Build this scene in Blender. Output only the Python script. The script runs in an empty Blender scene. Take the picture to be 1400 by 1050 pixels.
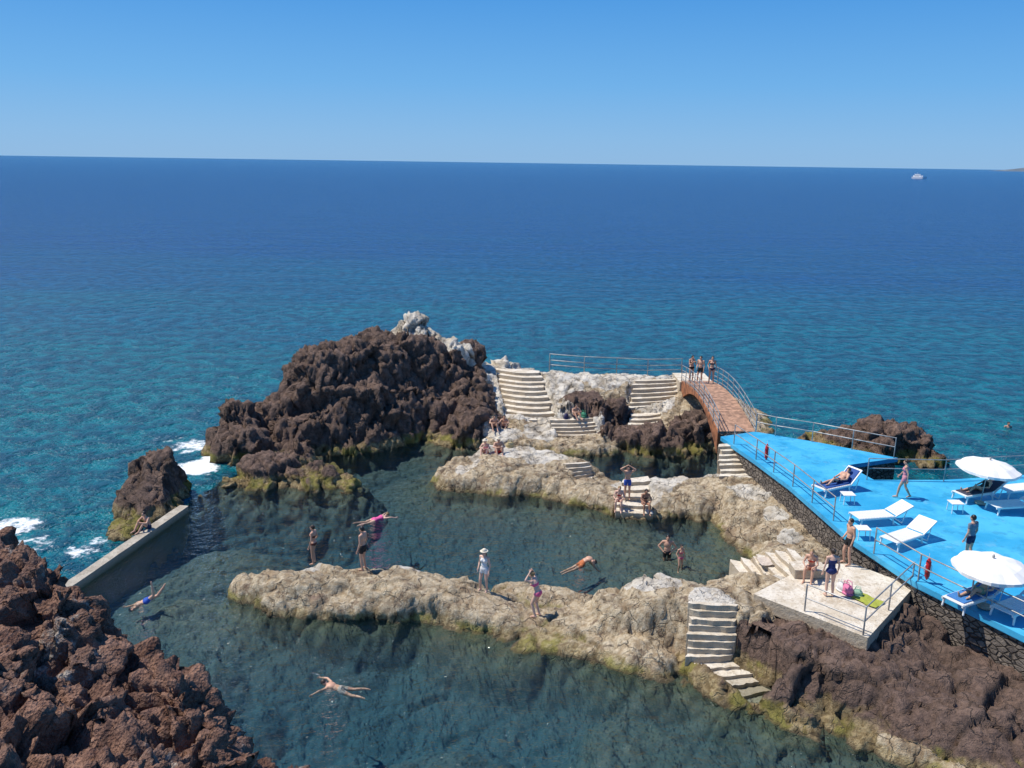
import bpy, bmesh, math, random
import numpy as np
from mathutils import Vector, Matrix
from mathutils.bvhtree import BVHTree
random.seed(4); rng=np.random.default_rng(5)
scene=bpy.context.scene
# ------------------------------------------------------------------ camera / survey
FPX=1212.0; CAMZ=16.0
pit=math.radians(14.04); rol=math.radians(0.82)
Fw=Vector((0,math.cos(pit),-math.sin(pit))); U0=Vector((0,math.sin(pit),math.cos(pit))); R0=Vector((1,0,0))
Rv=R0*math.cos(rol)+U0*math.sin(rol); Uv=U0*math.cos(rol)-R0*math.sin(rol)
CAM=Vector((0,0,CAMZ))
def ray(u,v): return Fw+Rv*((u-700)/FPX)+Uv*((525-v)/FPX)
def site(u,v,z=0.0):
    """surveyed bearing -> world point on the level z"""
    d=ray(u,v); return CAM+d*((z-CAMZ)/d.z)
def atY(u,v,Y):
    d=ray(u,v); return CAM+d*(Y/d.y)
cd=bpy.data.cameras.new("camera"); cam=bpy.data.objects.new("camera",cd); scene.collection.objects.link(cam)
M=Matrix((Rv,Uv,-Fw)).transposed().to_4x4(); M.translation=CAM; cam.matrix_world=M
cd.sensor_width=36; cd.lens=36*FPX/1400; cd.clip_end=60000; cd.clip_start=0.1
scene.camera=cam
scene.view_settings.view_transform='Standard'; scene.view_settings.look='None'; scene.view_settings.exposure=0
# ------------------------------------------------------------------ light
EL=math.radians(60); AZ=math.radians(-80)
sd=Vector((math.sin(AZ)*math.cos(EL),math.cos(AZ)*math.cos(EL),math.sin(EL)))
w=bpy.data.worlds.new("World"); scene.world=w; w.use_nodes=True
nt=w.node_tree; bg=nt.nodes["Background"]; sk=nt.nodes.new("ShaderNodeTexSky"); sk.sky_type='NISHITA'; sk.sun_disc=False
sk.sun_elevation=EL; sk.sun_rotation=AZ; sk.altitude=0; sk.air_density=1.0; sk.dust_density=0.4; sk.ozone_density=2.5
# clear maritime haze gradient blended over the physical sky
tc=nt.nodes.new("ShaderNodeTexCoord"); sx_=nt.nodes.new("ShaderNodeSeparateXYZ"); nt.links.new(tc.outputs["Generated"],sx_.inputs[0])
cr=nt.nodes.new("ShaderNodeValToRGB"); nt.links.new(sx_.outputs[2],cr.inputs[0]); els=cr.color_ramp.elements
for i,(p_,c_) in enumerate([(0,(.24,.46,.74)),(.025,(.21,.45,.76)),(.08,(.13,.40,.78)),(.18,(.05,.285,.72)),(.5,(.03,.16,.50)),(1,(.025,.12,.4))]):
    e=els[i] if i<2 else els.new(p_); e.position=p_; e.color=(*c_,1)
mul=nt.nodes.new("ShaderNodeVectorMath"); mul.operation='SCALE'; nt.links.new(cr.outputs[0],mul.inputs[0]); mul.inputs["Scale"].default_value=10.8
mx=nt.nodes.new("ShaderNodeMix"); mx.data_type='RGBA'; mx.inputs[0].default_value=.9
nt.links.new(sk.outputs[0],mx.inputs[6]); nt.links.new(mul.outputs[0],mx.inputs[7])
nt.links.new(mx.outputs[2],bg.inputs[0]); bg.inputs[1].default_value=0.1
sl=bpy.data.lights.new("sun","SUN"); sl.energy=5.0; sl.angle=math.radians(.5); sl.color=(1,.94,.85)
so=bpy.data.objects.new("sun",sl); so.rotation_euler=sd.to_track_quat('Z','Y').to_euler(); scene.collection.objects.link(so)
# ------------------------------------------------------------------ noise
def _h(ix,iy,iz,s):
    h=(ix.astype(np.int64)*374761393+iy.astype(np.int64)*668265263+iz.astype(np.int64)*2147483647+s*1274126177)&0xffffffff
    h=((h^(h>>13))*1274126177)&0xffffffff
    h=((h^(h>>15))*2246822519)&0xffffffff
    return ((h^(h>>16))&0xffffff)/float(0xffffff)
def vn(x,y,z,s=0):
    ix=np.floor(x);iy=np.floor(y);iz=np.floor(z);fx=x-ix;fy=y-iy;fz=z-iz
    fx=fx*fx*(3-2*fx);fy=fy*fy*(3-2*fy);fz=fz*fz*(3-2*fz); r=0
    for a in (0,1):
        for b in (0,1):
            for c in (0,1):
                r=r+_h(ix+a,iy+b,iz+c,s)*(fx if a else 1-fx)*(fy if b else 1-fy)*(fz if c else 1-fz)
    return r*2-1
def fbm(x,y,z,sc,o=4,s=0,g=.5):
    r=0;a=1;t=0
    for i in range(o):
        r=r+a*vn(x*sc+i*7.3,y*sc+i*3.1,z*sc+i*1.7,s+i); t+=a; a*=g; sc*=2.03
    return r/t
def vor(x,y,z,sc,s=0):
    """returns F1,F2,cell id, tilted-facet height"""
    x=x*sc;y=y*sc;z=z*sc;ix=np.floor(x);iy=np.floor(y);iz=np.floor(z)
    f1=np.full(x.shape,9.);f2=np.full(x.shape,9.);cid=np.zeros(x.shape);ox=np.zeros(x.shape);oy=np.zeros(x.shape);oz=np.zeros(x.shape)
    for a in(-1,0,1):
        for b in(-1,0,1):
            for c in(-1,0,1):
                jx=ix+a;jy=iy+b;jz=iz+c
                ex=jx+_h(jx,jy,jz,s)-x;ey=jy+_h(jx,jy,jz,s+1)-y;ez=jz+_h(jx,jy,jz,s+2)-z
                d=np.sqrt(ex**2+ey**2+ez**2)
                n=d<f1; f2=np.where(n,f1,np.minimum(f2,d)); f1=np.where(n,d,f1); cid=np.where(n,_h(jx,jy,jz,s+3),cid)
                ox=np.where(n,ex,ox);oy=np.where(n,ey,oy);oz=np.where(n,ez,oz)
    a=cid*44; fac=ox*np.cos(a)+oy*np.sin(a)+oz*np.cos(cid*91)
    return f1,f2,cid,fac
def sstep(a,b,x):
    t=np.clip((x-a)/(b-a),0,1); return t*t*(3-2*t)
def inpoly(X,Y,poly):
    r=np.zeros(X.shape,bool); n=len(poly)
    for i in range(n):
        x1,y1=poly[i][:2];x2,y2=poly[(i+1)%n][:2]
        if y1==y2: continue
        c=((y1>Y)!=(y2>Y))&(X<(x2-x1)*(Y-y1)/(y2-y1)+x1); r^=c
    return r
# ------------------------------------------------------------------ material helpers
class N:
    def __init__(s,name):
        s.m=bpy.data.materials.new(name); s.m.use_nodes=True; s.t=s.m.node_tree; s.t.nodes.clear()
        s.out=s.t.nodes.new("ShaderNodeOutputMaterial")
    def n(s,ty,ins={},**kw):
        nd=s.t.nodes.new("ShaderNode"+ty)
        for k,v in kw.items(): setattr(nd,k,v)
        for k,v in ins.items():
            if isinstance(v,bpy.types.NodeSocket): s.t.links.new(v,nd.inputs[k])
            else:
                if isinstance(v,tuple) and len(v)==3 and nd.inputs[k].type=='RGBA': v=v+(1,)
                nd.inputs[k].default_value=v
        return nd
    def pos(s): return s.n("NewGeometry").outputs["Position"]
    def noise(s,vec,sc,det=5,rough=.6):
        return s.n("TexNoise",{"Vector":vec,"Scale":sc,"Detail":det,"Roughness":rough}).outputs[0]
    def mr(s,v,a,b,c=0.,d=1.,smooth=True):
        return s.n("MapRange",{0:v,1:a,2:b,3:c,4:d},interpolation_type='SMOOTHSTEP' if smooth else 'LINEAR').outputs[0]
    def mix(s,f,a,b,bt='MIX'):
        nd=s.t.nodes.new("ShaderNodeMix"); nd.data_type='RGBA'; nd.blend_type=bt
        for k,v in ((0,f),(6,a),(7,b)):
            if isinstance(v,bpy.types.NodeSocket): s.t.links.new(v,nd.inputs[k])
            else: nd.inputs[k].default_value=(v+(1,)) if isinstance(v,tuple) and len(v)==3 else v
        return nd.outputs[2]
    def math(s,op,a,b=0.0):
        return s.n("Math",{0:a,1:b},operation=op).outputs[0]
    def bump(s,h,st,dist):
        return s.n("Bump",{"Height":h,"Strength":st,"Distance":dist}).outputs[0]
    def pr(s,col,rough=.6,nrm=None,**k):
        i={"Base Color":col,"Roughness":rough}
        if nrm is not None: i["Normal"]=nrm
        i.update(k); return s.n("BsdfPrincipled",i)
    def fin(s,sh):
        s.t.links.new(sh if isinstance(sh,bpy.types.NodeSocket) else sh.outputs[0],s.out.inputs[0]); return s.m
def simple(name,col,rough=.6,var=.25,sc=6,bump=.0,metal=0.):
    m=N(name); o=m.n("TexCoord").outputs["Object"]; f=m.noise(o,sc)
    c=m.mix(m.mr(f,.35,.65),tuple(x*(1-var) for x in col),tuple(min(1,x*(1+var*.5)) for x in col))
    nr=m.bump(m.noise(o,sc*5),.6,bump) if bump else None
    return m.fin(m.pr(c,rough,nr,Metallic=metal))
# ------------------------------------------------------------------ mesh builder
class MB:
    def __init__(s): s.v=[];s.f=[];s.m=[]
    def add(s,vs,fs,mat=0):
        o=len(s.v); s.v+=[tuple(v) for v in vs]; s.f+=[tuple(i+o for i in f) for f in fs]; s.m+=[mat]*len(fs)
    def box(s,c,size,R=None,mat=0):
        R=R or Matrix.Identity(3); c=Vector(c); hx,hy,hz=[k/2 for k in size]
        vs=[c+R@Vector((x*hx,y*hy,z*hz)) for z in(-1,1) for x,y in((-1,-1),(1,-1),(1,1),(-1,1))]
        s.add(vs,[(3,2,1,0),(4,5,6,7),(0,1,5,4),(1,2,6,5),(2,3,7,6),(3,0,4,7)],mat)
    def pod(s,p0,r0,p1,r1,mat=0,seg=10,flat=None):
        p0=Vector(p0);p1=Vector(p1);ax=p1-p0;L=ax.length
        if L<1e-6: ax=Vector((0,0,1));L=1e-6
        else: ax=ax/L
        a=ax.orthogonal().normalized(); b=ax.cross(a)
        prof=[(-r0*.999,0.03*r0)]+[(-r0*math.cos(t),r0*math.sin(t)) for t in(.45,.95)]+[(0,r0),(L,r1)]+[(L+r1*math.cos(t),r1*math.sin(t)) for t in(.95,.45)]+[(L+r1*.999,.03*r1)]
        vs=[];fs=[]
        for h,r in prof:
            for k in range(seg):
                t=2*math.pi*k/seg; vs.append(p0+ax*h+(a*math.cos(t)+b*math.sin(t))*r)
        n=len(prof)
        for i in range(n-1):
            for k in range(seg):
                k2=(k+1)%seg; fs.append((i*seg+k,i*seg+k2,(i+1)*seg+k2,(i+1)*seg+k))
        fs.append(tuple(range(seg))[::-1]); fs.append(tuple((n-1)*seg+k for k in range(seg)))
        s.add(vs,fs,mat)
    def tube(s,path,r,mat=0,seg=8):
        for i in range(len(path)-1): s.pod(path[i],r,path[i+1],r,mat,seg)
    def ell(s,c,rad,R=None,mat=0,nu=14,nv=9,cut=None):
        R=R or Matrix.Identity(3);c=Vector(c);vs=[];fs=[]
        for i in range(nv+1):
            th=math.pi*(i+ (0.02 if i==0 else -0.02 if i==nv else 0))/nv
            for k in range(nu):
                ph=2*math.pi*k/nu; vs.append(c+R@Vector((rad[0]*math.sin(th)*math.cos(ph),rad[1]*math.sin(th)*math.sin(ph),rad[2]*math.cos(th))))
        for i in range(nv):
            for k in range(nu):
                k2=(k+1)%nu; fs.append((i*nu+k,(i+1)*nu+k,(i+1)*nu+k2,i*nu+k2))
        fs.append(tuple(range(nu))); fs.append(tuple(nv*nu+k for k in range(nu))[::-1])
        s.add(vs,fs,mat)
    def prism(s,poly,z0,z1,mat=0,matside=None):
        n=len(poly); A=sum(poly[i][0]*poly[(i+1)%n][1]-poly[(i+1)%n][0]*poly[i][1] for i in range(n))
        if A<0: poly=poly[::-1]
        vs=[(p[0],p[1],z0) for p in poly]+[(p[0],p[1],z1) for p in poly]
        s.add(vs,[tuple(range(n,2*n))],mat)
        s.add(vs,[tuple(range(n))[::-1]]+[(i,(i+1)%n,n+(i+1)%n,n+i) for i in range(n)],mat if matside is None else matside)
    def obj(s,name,mats,smooth=False,parent=None,bevel=0):
        me=bpy.data.meshes.new(name); me.from_pydata(s.v,[],s.f); me.update()
        for m in mats: me.materials.append(m)
        me.polygons.foreach_set("material_index",s.m)
        if smooth: me.polygons.foreach_set("use_smooth",[True]*len(s.f))
        ob=bpy.data.objects.new(name,me); scene.collection.objects.link(ob)
        if bevel:
            b=ob.modifiers.new("bevel","BEVEL"); b.width=bevel; b.segments=2; b.limit_method='ANGLE'
        if parent: ob.parent=parent
        return ob
def empty(name,loc=(0,0,0)):
    e=bpy.data.objects.new(name,None); e.location=loc; scene.collection.objects.link(e); return e
def gridmesh(name,X,Y,Z,keep=None,smooth=True):
    ny,nx=X.shape; co=np.stack([X,Y,Z],-1).reshape(-1,3)
    i=np.arange(ny-1)[:,None]*nx+np.arange(nx-1)[None,:]
    q=np.stack([i,i+1,i+nx+1,i+nx],-1)
    if keep is not None: q=q[keep]
    q=q.reshape(-1,4)
    me=bpy.data.meshes.new(name); me.vertices.add(len(co)); me.vertices.foreach_set("co",co.ravel().astype(np.float32))
    me.loops.add(len(q)*4); me.loops.foreach_set("vertex_index",q.ravel().astype(np.int32))
    me.polygons.add(len(q)); me.polygons.foreach_set("loop_start",(np.arange(len(q))*4).astype(np.int32))
    me.polygons.foreach_set("loop_total",np.full(len(q),4,np.int32))
    me.update(calc_edges=True)
    me.polygons.foreach_set("use_smooth",[smooth]*len(q)); me.validate()
    ob=bpy.data.objects.new(name,me); scene.collection.objects.link(ob); return ob
def attr(ob,name,rgb):
    a=ob.data.color_attributes.new(name,'FLOAT_COLOR','POINT')
    n=rgb[0].size; d=np.ones((n,4),np.float32)
    for k in range(3): d[:,k]=rgb[k].ravel()
    a.data.foreach_set("color",d.ravel())
# ------------------------------------------------------------------ terrain definition
res=.085
gx=np.arange(-27,27,res); gy=np.arange(15,64,res); X,Y=np.meshgrid(gx,gy)
Z0=np.zeros_like(X)
WX=X+.5*fbm(X,Y,Z0,.5,4,11)+.14*fbm(X,Y,Z0,2.2,3,15); WY=Y+.5*fbm(X,Y,Z0,.5,4,21)+.14*fbm(X,Y,Z0,2.2,3,25)
H=-2.7+.8*fbm(X,Y,Z0,.25,4,31); K=np.full(X.shape,.75)
def cap(P,Q,rp,rq,slope,kind):
    global H,K
    ax,ay=P.x,P.y; dx=Q.x-ax; dy=Q.y-ay; L=dx*dx+dy*dy+1e-9
    t=np.clip(((WX-ax)*dx+(WY-ay)*dy)/L,0,1)
    d=np.sqrt((WX-ax-t*dx)**2+(WY-ay-t*dy)**2); zt=P.z+(Q.z-P.z)*t; r=rp+(rq-rp)*t
    e=np.maximum(0,d-r); h=zt-slope*(np.sqrt(e*e+.06)-.245)-.12*np.minimum(1,d/r)**2
    m=h>H; H=np.where(m,h,H); K=np.where(m,kind,K)
def chain(pts,slope,kind,dep=False):
    W=[(atY(*p[:3]) if dep else site(*p[:3])) for p in pts]
    for i in range(len(W)-1): cap(W[i],W[i+1],pts[i][3],pts[i+1][3],slope,kind)
    if len(W)==1: cap(W[0],W[0],pts[0][3],pts[0][3],slope,kind)
# submerged skirts
chain([(240,834,-.35,.5),(330,830,-.3,1.0),(560,835,-.65,1.2),(700,858,-.55,1.3),(900,915,-.6,1.2),(1080,985,-.55,1.2),(1300,1065,-.4,1.5)],.5,.4)
chain([(620,660,-.4,2),(800,700,-.4,1.4),(900,765,-.22,1.6),(960,772,-.2,1.2)],.45,.1)
chain([(300,775,-.6,1.5),(240,800,-.6,1.0)],.5,.4)
chain([(880,1020,-.7,1.2),(940,1045,-.8,1.0)],.9,.8)
chain([(600,1060,-1.1,1.2)],.8,.8)
chain([(300,930,-1.5,1.3),(200,960,-1.2,1.3)],.6,.8); chain([(230,905,-.7,1.2)],.5,.7)
chain([(480,640,-.9,2),(620,620,-1.1,2),(850,625,-1.0,2.5)],.5,.5)
# front ridge
chain([(345,787,.75,.55),(375,780,1.0,.6),(420,779,1.15,.75),(470,785,.95,.6),(545,790,1.1,1.0),(615,797,1.0,.8),(680,822,.7,.85),(738,845,.4,.9),(800,838,.6,.7),(855,815,1.3,.9),(915,800,1.75,1.0),(960,803,1.95,.6),(1010,812,2.0,.8)],2.6,.08)
chain([(590,830,.25,.5),(640,845,.15,.8),(720,868,.15,.7),(820,872,.4,.7),(895,880,.7,.6)],1.6,.2)
chain([(700,800,.55,.5),(800,815,.6,.5)],1.6,.1)
chain([(395,800,.75,.5),(500,808,.7,.5),(560,812,.6,.5)],1.8,.35)
# right mass
chain([(1050,855,1.75,.9),(1110,875,1.6,1.2),(1210,895,1.5,1.6),(1310,920,1.3,2.0),(1430,985,1.0,2.6),(1600,1080,1,3)],1.1,1.)
chain([(1060,900,1.0,.6),(1120,945,.5,.7),(1200,975,.5,.8),(1300,1015,.45,1.0),(1420,1070,.5,1.3)],1.3,.2)
chain([(1150,850,1.75,1.8),(1190,820,1.7,1.8),(1140,790,1.75,1.8)],1.2,.8)
chain([(1015,655,1.5,.9),(1050,690,1.4,.8),(1080,725,1.3,.8),(1100,765,1.7,1.),(1050,785,1.6,.8),(1000,800,1.4,.8)],1.3,.2)
chain([(1045,700,1.2,1.0),(1100,740,1.2,1.2)],1.3,.3)
# mid rock
chain([(638,636,.75,1.5),(700,625,1.1,2.1),(760,632,1.1,1.7),(800,655,.8,1.3),(850,672,.75,1.2),(905,662,.95,1.3),(960,662,1.15,1.4),(1010,655,1.5,1.2)],2.2,.05)
chain([(860,692,.3,.8),(895,692,.3,.7)],2,.1)
# white terrace rocks
chain([(620,492,3.4,.6),(700,506,2.8,1.1),(780,514,2.7,1.1),(860,515,2.7,1.1),(925,516,2.7,.9)],.5,.05)
chain([(700,508,2.8,1.2),(704,540,1.95,1.5),(722,572,1.0,1.3)],1.4,.05)
chain([(740,512,2.7,.9),(752,545,1.85,1.0),(775,575,1.15,1.0)],1.4,.05)
chain([(895,517,2.65,1.2),(893,558,1.3,1.3),(878,585,.6,.9)],1.4,.05)
chain([(665,588,.8,1.0),(740,592,.75,1.2),(815,596,.8,.9)],2.2,.1)
chain([(640,520,3.0,.9),(652,545,2.2,.7),(640,572,1.5,.8)],1.8,1)
chain([(782,548,2.15,.6),(805,545,2.2,.7),(845,547,2.15,.6)],2.4,1)
chain([(838,584,1.2,.6),(925,584,1.4,.7),(950,565,1.9,.8)],2.2,1)
chain([(690,492,3.2,.35)],1.5,1); chain([(640,470,56.5,.4)],2.2,1,True)
# big brown rock
chain([(385,540,49.5,.9),(440,474,51.2,1.4),(500,462,52.6,1.6),(555,456,54.2,1.4),(605,468,54.8,1.1),(640,505,54.6,1.2),(665,555,53.8,.9)],2.1,1,True)
chain([(400,560,48.3,1.1),(470,520,50.0,1.5),(560,520,52.0,1.4),(620,540,52.6,1.0)],2.4,1,True)
chain([(566,426,55.8,.5),(590,448,55.4,.6),(612,462,55.2,.5)],2.8,1,True)
chain([(318,648,42.8,.7),(370,628,43.2,.9),(430,634,43,.8),(472,664,42,.5)],1.1,.9,True)
chain([(322,560,47.3,.75),(330,580,46.5,.8)],2.6,1,True)
chain([(350,600,46.5,.8),(400,610,45.8,.9)],1.8,1,True)
chain([(210,620,40.2,.8),(196,675,38.2,.7)],3.0,1,True)
chain([(168,722,35.9,.45),(180,700,36.8,.4)],2.0,1,True)
chain([(230,690,39.0,.4),(262,680,40.4,.5)],1.6,.6,True)
# small islet
chain([(1165,590,49.5,1.0),(1215,580,48.6,1.3),(1250,592,48.2,1.2)],2.2,1,True)
chain([(1100,598,50,.7),(1135,598,50.5,.8)],2,1,True)
# stairs quads carve the rock beneath them
STAIRS=[]
def stair(tl,tr,bl,br,n,bow=.08): STAIRS.append(([site(*p) for p in (tl,tr,bl,br)],n,bow))
stair((868,519,2.68),(927,517,2.68),(858,562,1.3),(927,556,1.3),7,.12)
stair((676,503,2.85),(738,509,2.75),(692,574,.85),(758,577,.85),10,.5)
stair((752,573,1.25),(812,571,1.25),(765,610,.05),(818,608,.05),7,.2)
stair((862,566,1.2),(905,564,1.2),(856,590,.6),(900,590,.5),4,.2)
stair((770,634,1.2),(803,632,1.2),(790,668,.2),(818,660,.2),6,.1)
stair((852,655,1.0),(886,651,1.0),(838,704,.12),(892,708,.12),5)
stair((942,822,2.0),(1010,826,2.0),(940,905,.4),(1002,905,.4),8)
stair((945,905,.4),(1003,905,.4),(1026,972,-.2),(1070,960,-.2),5,0)
stair((1085,752,1.95),(1118,785,1.95),(1000,770,.8),(1030,806,.8),7)
stair((983,607,2.4),(1026,604,2.4),(985,655,1.35),(1042,652,1.35),7)
TERR=[site(*p) for p in((1030,812,2.05),(1187,872,2.05),(1250,802,2.05),(1165,770,2.05),(1108,772,2.05))]
flat=np.zeros_like(H)
for q,n,bow in STAIRS:
    tl,tr,bl,br=q; poly=[tl,tr,br,bl]; c=(tl+tr+bl+br)/4
    tm=(tl+tr)/2;bm=(bl+br)/2;dx,dy=tm.x-bm.x,tm.y-bm.y;L=dx*dx+dy*dy
    t=np.clip(((X-bm.x)*dx+(Y-bm.y)*dy)/L,0,1); zz=bm.z+(tm.z-bm.z)*t-.3
    big=[p+(p-c).normalized()*.45 for p in poly]
    m=inpoly(X,Y,big); H=np.where(m,np.minimum(H,zz+.55),H); flat=np.where(m,np.maximum(flat,.7),flat)
    m=inpoly(X,Y,poly); H=np.where(m,np.minimum(H,zz),H); flat=np.where(m,1,flat)
m=inpoly(X,Y,TERR); H=np.where(m,np.minimum(H,1.75),H); flat=np.where(m,1,flat)
# ---- displacement of the rock body
gyy,gxx=np.gradient(H,res); nn=np.sqrt(gxx**2+gyy**2+1); nx_,ny_,nz_=-gxx/nn,-gyy/nn,1/nn
under=sstep(-.2,-1.0,H); far=sstep(38,42,Y)
amp=(.15+(.16+.20*far)*K)*(1-.85*flat)*(1-.5*under)
f1,f2,cid,fac=vor(X+.3*fbm(X,Y,H,.8,3,3),Y+.3*fbm(X,Y,H,.8,3,4),H*.8,.5,7)
g1,g2,cid2,fac2=vor(X+.15*fbm(X,Y,H,2,2,6),Y+.15*fbm(X,Y,H,2,2,5),H*.7,1.15,17)
h1,h2,cid3,fac3=vor(X,Y,H*.9,2.7,27)
crack=np.exp(-(f2-f1)/.05); crack2=np.exp(-(g2-g1)/.06)
D=amp*((cid-.5)*.6+.7*fac-.6*crack+.3*(cid2-.5)+.55*fac2-.28*crack2+.34*fac3+.4*fbm(X,Y,H,.7,4,41,.5)+.22*fbm(X,Y,H,3.0,3,45,.6))
PX=X+nx_*D; PY=Y+ny_*D; PZ=H+nz_*D
white=np.zeros_like(H)
WB=[(atY(567,424,55.8),1.5),(atY(590,446,55.4),1.3),(atY(610,462,55.0),1.2),(atY(628,480,55.2),1.0)]
for u,v,z,r in [(620,490,3.4,1.0),(640,485,3.3,1.3),(650,490,3.2,1.3),(675,500,2.9,1.3),(700,500,3,1.8),(740,508,2.8,1.8),(800,512,2.7,1.6),(860,513,2.7,1.6),(920,515,2.7,1.6),
    (700,530,2.2,1.6),(680,520,2.4,1.0),(730,555,1.5,1.5),(700,560,1.3,1.2),(780,572,1.2,1.4),(740,585,.9,1.3),(690,590,.8,1.1),(820,585,.9,.9),(890,545,1.8,1.6),(830,520,2.6,1.3),(770,525,2.5,1.4),
    (665,615,1.0,1.2),(700,615,1.1,1.5),(740,622,1.1,1.3),(640,635,.9,.7),(925,645,1.0,1.4),(980,640,1.2,1.5),(870,660,.9,1.3),(900,660,.9,1.2),(1010,640,1.6,1.1),(1030,670,1.5,.9),(1055,700,1.4,.6),(1080,730,1.4,.7),
    (1090,770,1.8,1.3),(1130,780,2,1.2),(900,793,1.7,.9),(980,815,1.9,.7),(880,690,.3,.8),(560,775,1.1,.4),(430,770,1.1,.3)]:
    WB.append((site(u,v,z),r))
for p,r in WB:
    d=np.sqrt((WX-p.x)**2+(WY-p.y)**2)/r; white=np.maximum(white,1-sstep(.75,1.15,d+.22*fbm(X,Y,H,1.5,3,77)))
white*=np.where(PZ>.3,1,0)
brownpatch=np.zeros_like(H)
for u,v,z,r in [(800,547,2,1.5),(845,548,2,1.1),(930,582,1.2,1.2),(838,585,1,.8),(650,540,2.5,1.1)]:
    p=site(u,v,z); d=np.sqrt((X-p.x)**2+(Y-p.y)**2)/r; brownpatch=np.maximum(brownpatch,1-sstep(.7,1.1,d+.2*fbm(X,Y,H,1.5,3,99)))
white*=1-brownpatch*.95
Kb=np.clip(np.maximum(K+.15*fbm(X,Y,H,.7,3,88),brownpatch),0,1)
POOL=[site(u,v,0) for u,v in((95,797),(250,692),(300,660),(420,610),(560,590),(700,585),(900,585),(1000,575),(1060,640),(1150,720),(1400,850),(1700,1000),(1700,1400),(-300,1400),(-250,980))]
ipool=inpoly(X,Y,POOL)
keepv=(PZ>-2.2)|ipool
keep=keepv[:-1,:-1]|keepv[1:,1:]
terr=gridmesh("coastal_rocks",PX,PY,PZ,keep)
attr(terr,"mask",(white,Kb,np.clip(crack+.5*crack2,0,1)))
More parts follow.
